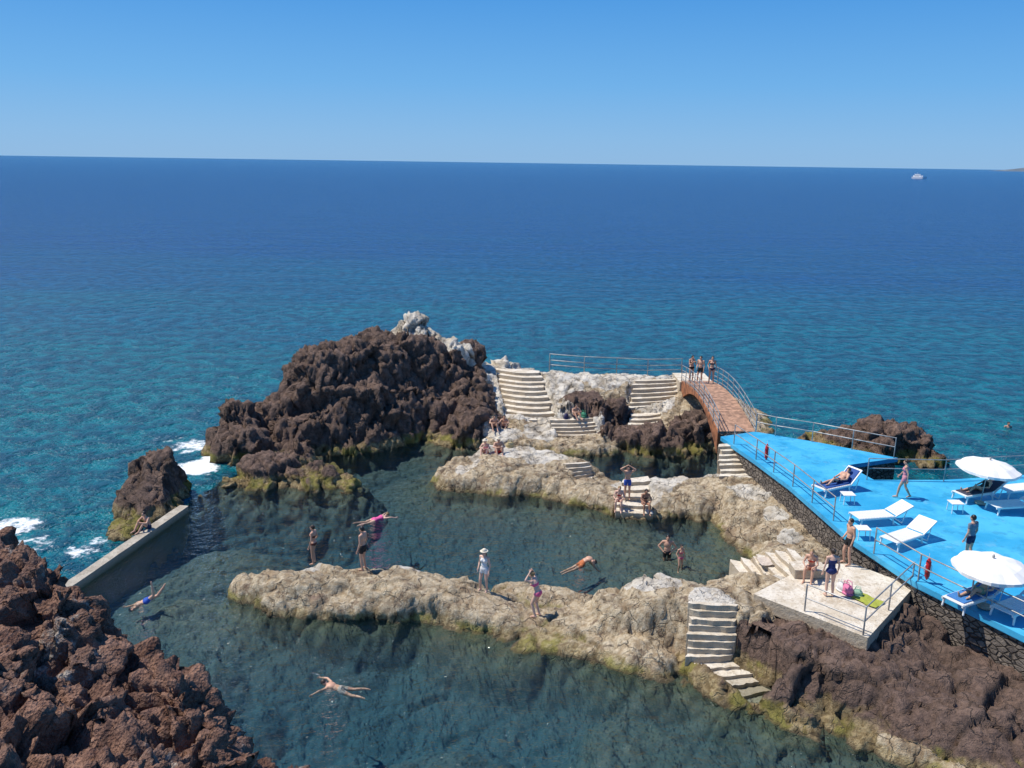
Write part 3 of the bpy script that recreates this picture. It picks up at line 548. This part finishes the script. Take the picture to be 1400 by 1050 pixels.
def person(name,pose,p,head,kind='trunks',c1=(.02,.03,.1),c2=None,skin='tan',hair='brown',long=False,hat=False,h=1.72,fem=False):
    J=POSES[pose]; b=MB(); lat=(J['sR']-J['sL']).normalized()
    def fr(a,c):
        up=(c-a).normalized(); x=(lat-up*lat.dot(up)).normalized(); y=up.cross(x); return Matrix((x,y,up)).transposed()
    sw=.93 if fem else 1.06; hw=1.05 if fem else .98
    b.ell(J['pel'],(.165*hw,.115,.13),fr(J['pel'],J['wai'])); b.ell(J['wai'],(.128*(.92 if fem else 1.1),.092,.15),fr(J['pel'],J['che']))
    b.ell(J['che'],(.16*sw,.112,.165),fr(J['wai'],J['nec']))
    R=fr(J['wai'],J['nec'])
    if fem:
        for s in(-1,1): b.ell(J['che']+R@V((s*.07,.085,-.01)),(.055,.05,.055))
    c=(J['sL']+J['sR'])/2
    sL=c+(J['sL']-c)*sw; sR=c+(J['sR']-c)*sw
    b.pod(sL,.058,J['nec']-R@V((0,0,.03)),.07); b.pod(sR,.058,J['nec']-R@V((0,0,.03)),.07)
    b.pod(J['nec']-R@V((0,0,.04)),.058,J['hea']-V((0,0,.03)),.052)
    HR=fr(J['nec'],J['hea'])
    if pose not in('swim','dive','bend'):
        HR=Matrix((lat,V((0,0,1)).cross(lat),V((0,0,1)))).transposed()
    b.ell(J['hea'],(.074,.092,.108),HR,nu=18,nv=12); b.ell(J['hea']+HR@V((0,.03,-.06)),(.052,.058,.055),HR)
    b.pod(J['hea']+HR@V((0,.088,.012)),.012,J['hea']+HR@V((0,.108,-.022)),.017)
    for s in(-1,1): b.ell(J['hea']+HR@V((s*.077,-.005,-.005)),(.012,.02,.03),HR)
    am=.9 if fem else 1.08
    for S,s0 in(('L',sL),('R',sR)):
        e,w_=J['e'+S],J['w'+S]
        b.pod(s0,.05*am,e,.037*am); b.pod(e,.038*am,e.lerp(w_,.3),.038*am); b.pod(e.lerp(w_,.3),.038*am,w_,.025*am)
        hdn=(w_-e).normalized(); b.pod(w_,.024,w_+hdn*.05,.03); b.pod(w_+hdn*.05,.03,w_+hdn*.08,.026)
        hp,k,a,t=J['h'+S],J['k'+S],J['a'+S],J['t'+S]
        b.pod(hp,.09*hw,k.lerp(hp,.35),.068); b.pod(k.lerp(hp,.35),.068,k,.052); mid=k.lerp(a,.32)
        b.pod(k,.052,mid,.055); b.pod(mid,.055,a,.035); b.pod(a+ (a-t).normalized()*.03-V((0,0,.02)),.036,a.lerp(t,.5),.036); b.pod(a.lerp(t,.4),.036,t,.026)
    me=bpy.data.meshes.new("tmp"); me.from_pydata(b.v,[],b.f); ob=bpy.data.objects.new("tmp",me); scene.collection.objects.link(ob)
    r=ob.modifiers.new("r","REMESH"); r.mode='VOXEL'; r.voxel_size=.016; r.use_smooth_shade=True
    s=ob.modifiers.new("s","SMOOTH"); s.iterations=3; s.factor=.5
    dg=bpy.context.evaluated_depsgraph_get(); ev=ob.evaluated_get(dg); em=bpy.data.meshes.new_from_object(ev)
    nv=len(em.vertices); co=np.zeros(nv*3,np.float32); em.vertices.foreach_get("co",co); co=co.reshape(-1,3)
    no=np.zeros(nv*3,np.float32); em.vertices.foreach_get("normal",no); no=no.reshape(-1,3)
    polys=[tuple(pp.vertices) for pp in em.polygons]
    bpy.data.objects.remove(ob); bpy.data.meshes.remove(me); bpy.data.meshes.remove(em)
    segs=[('T','pel','nec',.14),('H','nec','hea',.07)]+[(x,a+S,c_+S,rr) for S in'LR' for x,a,c_,rr in(('U','s','e',.045),('F','e','w',.035),('G','h','k',.075),('C','k','a',.05))]
    ds=[];ts=[]
    for x,a,c_,rr in segs:
        A=np.array(J[a]);B=np.array(J[c_]);d=B-A;t=((co-A)@d)/(d@d); tc=np.clip(t,0,1); dd=np.linalg.norm(co-A-tc[:,None]*d,axis=1)-rr; ds.append(dd);ts.append(t)
    ds=np.array(ds);ts=np.array(ts); bi=ds.argmin(0); tt=ts[bi,np.arange(nv)]; nm=np.array([s_[0] for s_ in segs])[bi]
    T=nm=='T';G=nm=='G';U=nm=='U'
    mat=np.zeros(nv,int)
    if kind in('trunks','shirt'): mat[(T&(tt<.16))|(G&(tt<.5))]=1
    if kind=='shirt': mat[(T&(tt>=.1)&(tt<.97))|(U&(tt<.5))]=2
    if kind=='bikini': mat[(T&(tt<.1))|(G&(tt<.06))|(T&(tt>.5)&(tt<.72))]=1
    if kind=='one': mat[(T&(tt<.8))|(G&(tt<.06))]=1
    if kind=='dress': mat[(T&(tt<.9))|(G&(tt<.35))]=2
    co=co+no*(.006*(mat>0))[:,None]
    fm_=[int(np.median(mat[list(f)])) for f in polys]
    B2=MB(); B2.v=[tuple(x) for x in co]; B2.f=polys; B2.m=fm_
    for S in'LR':
        e,w_=J['e'+S],J['w'+S]; d=(w_-e).normalized(); sd_=1 if S=='L' else -1
        side=d.cross(V((sd_,0,0)));
        if side.length<.2: side=d.cross(V((0,0,1)))
        side.normalize(); nrm=d.cross(side)
        for i,ln in enumerate((.07,.08,.075,.058)):
            base=w_+d*.085+side*(.024-.016*i); k1=base+d*ln*.5+nrm*.008*sd_; B2.pod(base,.0085,k1,.008,0,6); B2.pod(k1,.008,k1+d*ln*.45+nrm*.022*sd_,.0065,0,6)
        base=w_+d*.035+side*.026; B2.pod(base,.011,base+d*.035+side*.028,.0095,0,6); B2.pod(base+d*.035+side*.028,.0095,base+d*.062+side*.034,.008,0,6)
    for s in(-1,1): B2.ell(J['hea']+HR@V((s*.03,.087,.008)),(.011,.007,.006),HR,4,6,4)
    B2.ell(J['hea']+HR@V((0,.088,-.052)),(.02,.006,.005),HR,5,6,4)
    B2.ell(J['hea']+HR@V((0,-.016,.024)),(.084,.094,.102),HR,3,16,10)
    if long:
        B2.pod(J['hea']+HR@V((0,-.06,-.02)),.065,J['nec']+R@V((0,-.09,-.08)),.045,3); B2.pod(J['nec']+R@V((0,-.09,-.08)),.045,J['che']+R@V((0,-.115,.0)),.02,3)
    elif fem:
        B2.ell(J['hea']+HR@V((0,-.1,.06)),(.035,.035,.035),HR,3,8,6)
    if hat:
        B2.ell(J['hea']+HR@V((0,-.005,.075)),(.16,.17,.012),HR,6,20,6); B2.ell(J['hea']+HR@V((0,-.01,.10)),(.09,.1,.075),HR,6,16,8)
    sc=h/1.7
    B2.v=[tuple(V(x)*sc) for x in B2.v]
    ob=B2.obj(name,[skins[skin],cloth(c1),cloth(c2 or c1),hairs[hair],dark,cloth((.4,.12,.1)),straw],True)
    ob.location=p; ob.rotation_euler=(0,0,math.radians(head)); return ob
# heading 0 faces the sea (+Y); 180 faces the viewpoint; 90 faces left(-X)
def R_(u,v,dz=0):
    p=rest(u,v); return p+V((0,0,dz-.01))
black=(.01,.01,.012);navy=(.012,.02,.07);pink=(.75,.12,.25);red=(.5,.03,.03);blu=(.02,.08,.4);white_=(.75,.73,.7);grey=(.2,.22,.25);teal=(.02,.2,.22)
P_=person
P_("woman_standing",'relaxed',R_(430,771),75,'bikini',(.12,.03,.02),skin='tan',hair='brown',fem=True)
P_("man_standing",'stand',R_(497,779),70,'trunks',black,skin='tan',hair='black',h=1.78)
P_("woman_in_sun_hat",'relaxed',R_(662,808),150,'dress',white_,white_,'fair','brown',fem=True,hat=True,h=1.66,long=True)
P_("woman_fixing_hair",'hairdo',R_(733,843),60,'bikini',pink,skin='fair',hair='blond',fem=True,h=1.85)
P_("man_sitting",'sitground',R_(203,722),150,'trunks',navy,skin='tan',hair='brown')
P_("man_standing",'head',R_(857,682),175,'trunks',blu,skin='tan',hair='brown',h=1.7)
P_("woman_sitting",'sit',R_(846,693,.28),170,'bikini',red,skin='fair',hair='blond',fem=True)
P_("woman_sitting",'sit',R_(881,697,.28),185,'bikini',black,skin='dark',hair='black',fem=True,long=True)
P_("woman_sitting_in_hat",'sitground',R_(664,620),170,'bikini',pink,skin='fair',hair='brown',fem=True,hat=True)
P_("man_sitting_in_hat",'sitground',R_(681,619),190,'trunks',red,skin='tan',hair='brown',hat=True,h=1.85)
P_("man_sitting",'sitground',R_(675,585),190,'trunks',black,skin='tan',hair='black')
P_("man_sitting",'sitground',R_(690,585),170,'trunks',navy,skin='tan',hair='brown')
P_("person_sitting",'sitground',R_(786,570),200,'shirt',navy,(.5,.3,.2),skin='tan')
for (s,off,hd,kw) in [(.93,-.55,200,dict(kind='bikini',c1=black,fem=True,hair='black',long=True)),(.86,-.15,140,dict(kind='trunks',c1=black,skin='tan',hair='black')),(.86,.55,170,dict(kind='bikini',c1=navy,fem=True,hair='brown',long=True))]:
    P_("person_on_bridge",'relaxed' if off>-.3 else 'phone',bp(s,off,.03),hd,**kw)
P_("woman_walking",'walk',site(1234,681,DZ),60,'dress',(.6,.2,.25),(.6,.25,.3),'tan','brown',fem=True)
P_("man_in_shirt",'stand',site(1323,768,DZ),30,'shirt',navy,(.17,.22,.27),'tan','black',h=1.78)
P_("man_standing",'relaxed',site(1158,772,2.05),100,'trunks',black,skin='tan',hair='brown',h=1.8)
P_("woman_in_swimsuit",'stand',site(1133,815,2.05),0,'one',(.015,.03,.14),skin='fair',hair='brown',fem=True)
P_("woman_sitting",'sit',site(1108,790,2.05)+V((0,0,.32)),150,'bikini',(.5,.05,.03),skin='tan',hair='blond',fem=True)
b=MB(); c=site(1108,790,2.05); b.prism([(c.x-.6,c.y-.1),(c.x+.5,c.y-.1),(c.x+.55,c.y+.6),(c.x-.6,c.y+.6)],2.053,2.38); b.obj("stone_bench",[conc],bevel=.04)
P_("man_wading",'hips',site(912,757,0)+V((0,0,-.88)),170,'trunks',black,skin='tan',hair='black',h=1.75)
P_("child_wading",'relaxed',site(930,772,0)+V((0,0,-.35)),200,'bikini',pink,skin='tan',hair='brown',fem=True,h=1.25)
P_("swimmer",'swim',site(512,710,0)+V((0,0,.03)),-60,'one',(.7,.1,.3),skin='fair',hair='blond',fem=True)
P_("swimmer",'dive',site(200,822,0),100,'trunks',blu,skin='tan',hair='black')
P_("swimmer",'swim',site(466,938,0)+V((0,0,-.05)),75,'trunks',(.4,.35,.3),skin='tan',hair='brown',h=1.6)
P_("swimmer",'bend',site(796,770,0)+V((0,0,0)),-70,'trunks',(.5,.15,.05),skin='tan',hair='brown')
P_("swimmer",'stand',site(1378,584,0)+V((0,0,-1.35)),180,'trunks',black,skin='tan',hair='black')
# ------------------------------------------------------------------ loungers
def lounger(u,v,ang,back=28,towel=None,z=DZ):
    b=MB(); 
    for sx in(-.32,.32):
        b.box((sx,-.25,.3),(.05,1.45,.07)); 
        for yy in(-.85,.35): b.pod((sx,yy,.28),.035,(sx*1.05,yy-.05 if yy<0 else yy+.05,.03),.03)
    for i in range(13): b.box((0,-.93+i*.108,.34),(.66,.095,.025))
    t=math.radians(back); R=Matrix.Rotation(t,3,'X')
    for sx in(-.32,.32): b.box(V((0,.48,.34))+R@V((sx,.36,0)),(.05,.74,.05),R)
    for i in range(7): b.box(V((0,.48,.34))+R@V((0,.06+i*.105,.012)),(.66,.095,.022),R)
    b.pod((-.3,.9,.5),.018,(-.3,.75,.05),.018); b.pod((.3,.9,.5),.018,(.3,.75,.05),.018)
    b.pod((-.3,.75,.03),.02,(.3,.75,.03),.02)
    mats=[whitepl]
    if towel:
        mats.append(cloth(towel)); b.box((0,-.2,.372),(.56,1.3,.03),None,1); b.box(V((0,.48,.34))+R@V((0,.33,.045)),(.56,.66,.03),R,1)
    ob=b.obj("sun_lounger",mats,bevel=.008); p=site(u,v,z); ob.location=p; ob.rotation_euler=(0,0,math.radians(ang)); ob.scale=(1.1,1.1,1.05); return ob
lounger(1200,714,-78); lounger(1238,742,-58); lounger(1142,672,-62,45,(.02,.08,.3)); lounger(1336,682,-70,35,(.05,.05,.08)); lounger(1385,699,-80); lounger(1330,826,-62,25,(.05,.2,.5)); lounger(1395,838,-60,25)
lounger(1395,676,-75)
def loung_person(u,v,ang,**k):
    P_("sunbather",'recline',site(u,v,DZ)+V((0,0,.37)),ang+180,**k)
loung_person(1338,682,-70,kind='one',c1=black,skin='tan',hair='black',fem=True)
loung_person(1145,671,-62,kind='trunks',c1=navy,skin='tan')
loung_person(1338,826,-62,kind='trunks',c1=(.2,.3,.2),skin='tan')
# ------------------------------------------------------------------ parasols
canv=simple("parasol_canvas",(.84,.82,.78),.8,.04,3)
def parasol(u,v,hh,rad,tilt=(0,0)):
    p=site(u,v,DZ); b=MB(); b.pod((0,0,.03),.02,(0,0,hh+.12),.018,1)
    b.ell((0,0,.06),(.24,.24,.06),None,2)
    n=8; rings=[(0,.0),(.33,-.05),(.66,-.17),(.94,-.33),(.95,-.42)]
    vs=[];fs=[]
    for ri,(r,z) in enumerate(rings):
        for k in range(n*4):
            t=2*math.pi*k/(n*4); w_=abs((k%4)/4-.5)*2; sag=1-(1-w_)*.075 if r>0 else 1
            vs.append((rad*r*sag*math.cos(t),rad*r*sag*math.sin(t),hh+z*rad/1.2+(.03*w_ if ri>1 else 0)+(random.uniform(-.02,.02) if ri==4 else 0)))
    m_=n*4
    for i in range(len(rings)-1):
        for k in range(m_): k2=(k+1)%m_; fs.append((i*m_+k,(i+1)*m_+k,(i+1)*m_+k2,i*m_+k2))
    b.add(vs,fs,0)
    for k in range(n):
        t=2*math.pi*k/n; b.pod((0,0,hh-.03),.008,(rad*.93*math.cos(t),rad*.93*math.sin(t),hh-.35*rad/1.2),.006,1,5); b.pod((0,0,hh-.55),.008,(rad*.5*math.cos(t),rad*.5*math.sin(t),hh-.15*rad/1.2),.006,1,5)
    b.ell((0,0,hh+.05),(.04,.04,.07),None,1)
    o=b.obj("beach_parasol",[canv,steel,conc2],False); o.location=p; o.rotation_euler=(tilt[0],tilt[1],.3)
parasol(1340,689,1.95,1.3,(.05,.04)); parasol(1346,831,1.75,1.22,(.04,-.02)); parasol(1452,720,1.9,1.2)
# ------------------------------------------------------------------ small things
redpl=simple("red_plastic",(.6,.02,.02),.35,.1)
def rescue(u,v,z,side):
    b=MB(); b.pod((0,0,.12),.085,(0,0,.62),.085,0,14); b.pod((0,0,.62),.085,(0,0,.74),.03,0,12); b.pod((0,0,.12),.085,(0,0,.0),.035,0,12)
    for s in(-1,1): b.tube([(s*.08,0,.22),(s*.125,0,.27),(s*.125,0,.47),(s*.08,0,.52)],.012,1)
    b.tube([(0,0,.74),(0,.02,.9)],.008,1)
    o=b.obj("rescue_buoy",[redpl,whitepl],True); o.location=site(u,v,z)+V((0,0,.15))
rescue(1047,632,DZ,0); rescue(1266,797,DZ,0)
def bag(p,c,s=1,name="beach_bag"):
    b=MB(); b.ell((0,0,.16),(.22,.13,.17),None,0); b.ell((0,0,.05),(.24,.15,.06),None,0)
    for y in(-.06,.06): b.tube([(-.12,y,.26),(-.09,y,.42),(.09,y,.42),(.12,y,.26)],.012,0)
    o=b.obj(name,[cloth(c)],True); o.location=p; o.scale=(s,s,s); o.rotation_euler=(0,0,random.uniform(0,3))
def towel(p,c,a=0,name="beach_towel",sx=.8,sy=1.5):
    n=14; tx=np.linspace(-sx/2,sx/2,n);ty=np.linspace(-sy/2,sy/2,n*2); TX,TY=np.meshgrid(tx,ty); TZ=.05+.06*fbm(TX,TY,TX*0+random.random()*9,5,3,3)
    o=gridmesh(name,TX+.04*np.sin(TY*7),TY,TZ); o.data.materials.append(cloth(c)); o.location=p; o.rotation_euler=(0,0,a)
bag(site(1158,812,2.05),(.7,.2,.35),1.1); bag(site(1150,808,2.05),(.7,.68,.65),1.0); towel(site(1186,822,2.05),(.35,.38,.05),.7,sx=.6,sy=.9); bag(site(1172,815,2.05),(.3,.5,.35),.8)
bag(R_(798,570),(.05,.25,.15),1.0); bag(R_(774,572),(.03,.03,.1)); bag(R_(697,612),(.5,.4,.2)); towel(R_(1045,770)+V((0,0,.05)),(.6,.5,.4),.2,sx=.5,sy=.7)
def table(u,v):
    b=MB(); b.box((0,0,.42),(.5,.5,.03)); 
    for x in(-.2,.2):
        for y in(-.2,.2): b.pod((x,y,.4),.02,(x*1.1,y*1.1,.02),.02)
    o=b.obj("side_table",[whitepl],bevel=.01); o.location=site(u,v,DZ)
table(1178,736); table(1158,688); table(1305,700)
# yacht far out
b=MB()
hull=[(-9,-1.8),(7,-2.2),(11,0),(7,2.2),(-9,1.8)]
vs=[(x*.92,y*.8,-.3) for x,y in hull]+[(x,y,2.2 if x<10 else 2.9) for x,y in hull]
b.add(vs,[(0,1,2,3,4)[::-1],(5,6,7,8,9)]+[(i,(i+1)%5,5+(i+1)%5,5+i) for i in range(5)])
b.prism([(-7,-1.6),(3.5,-1.7),(5.5,0),(3.5,1.7),(-7,1.6)],2.2,4.0); b.prism([(-5,-1.4),(1.5,-1.4),(2.5,0),(1.5,1.4),(-5,1.4)],4.3,5.4); b.box((-2,0,5.5),(8,3,.15))
b.box((-1.6,0,3.2),(6.6,3.46,.4),None,1); b.pod((-2,0,5.5),.1,(-2.5,0,8),.05)
yc=b.obj("motor_yacht",[simple("white_gelcoat",(.88,.88,.87),.3,.02),dark]); yc.location=site(1256,244.5,0); yc.rotation_euler=(0,0,math.radians(-55)); yc.scale=(1.2,1.5,1.3)
# distant headland
b=MB(); c=site(1420,234.2,0); c=Vector((c.x,c.y,0)).normalized()*9000
vs=[];n=30
for i in range(n):
    t=i/(n-1); x=-190+t*1600; z=max(0,75*(1-math.exp(-t*7))+14*math.sin(i*1.7)*t)
    vs+= [(c.x+x,c.y,-5),(c.x+x,c.y+120,z+.1),(c.x+x,c.y+700,-5)]
fs=[]
for i in range(n-1): fs+=[(3*i,3*i+3,3*i+4,3*i+1),(3*i+1,3*i+4,3*i+5,3*i+2)]
b.add(vs,fs); b.obj("distant_headland",[simple("hazy_land",(.12,.16,.2),.9,.2,.01)],True)
print("done",len(terr.data.vertices))
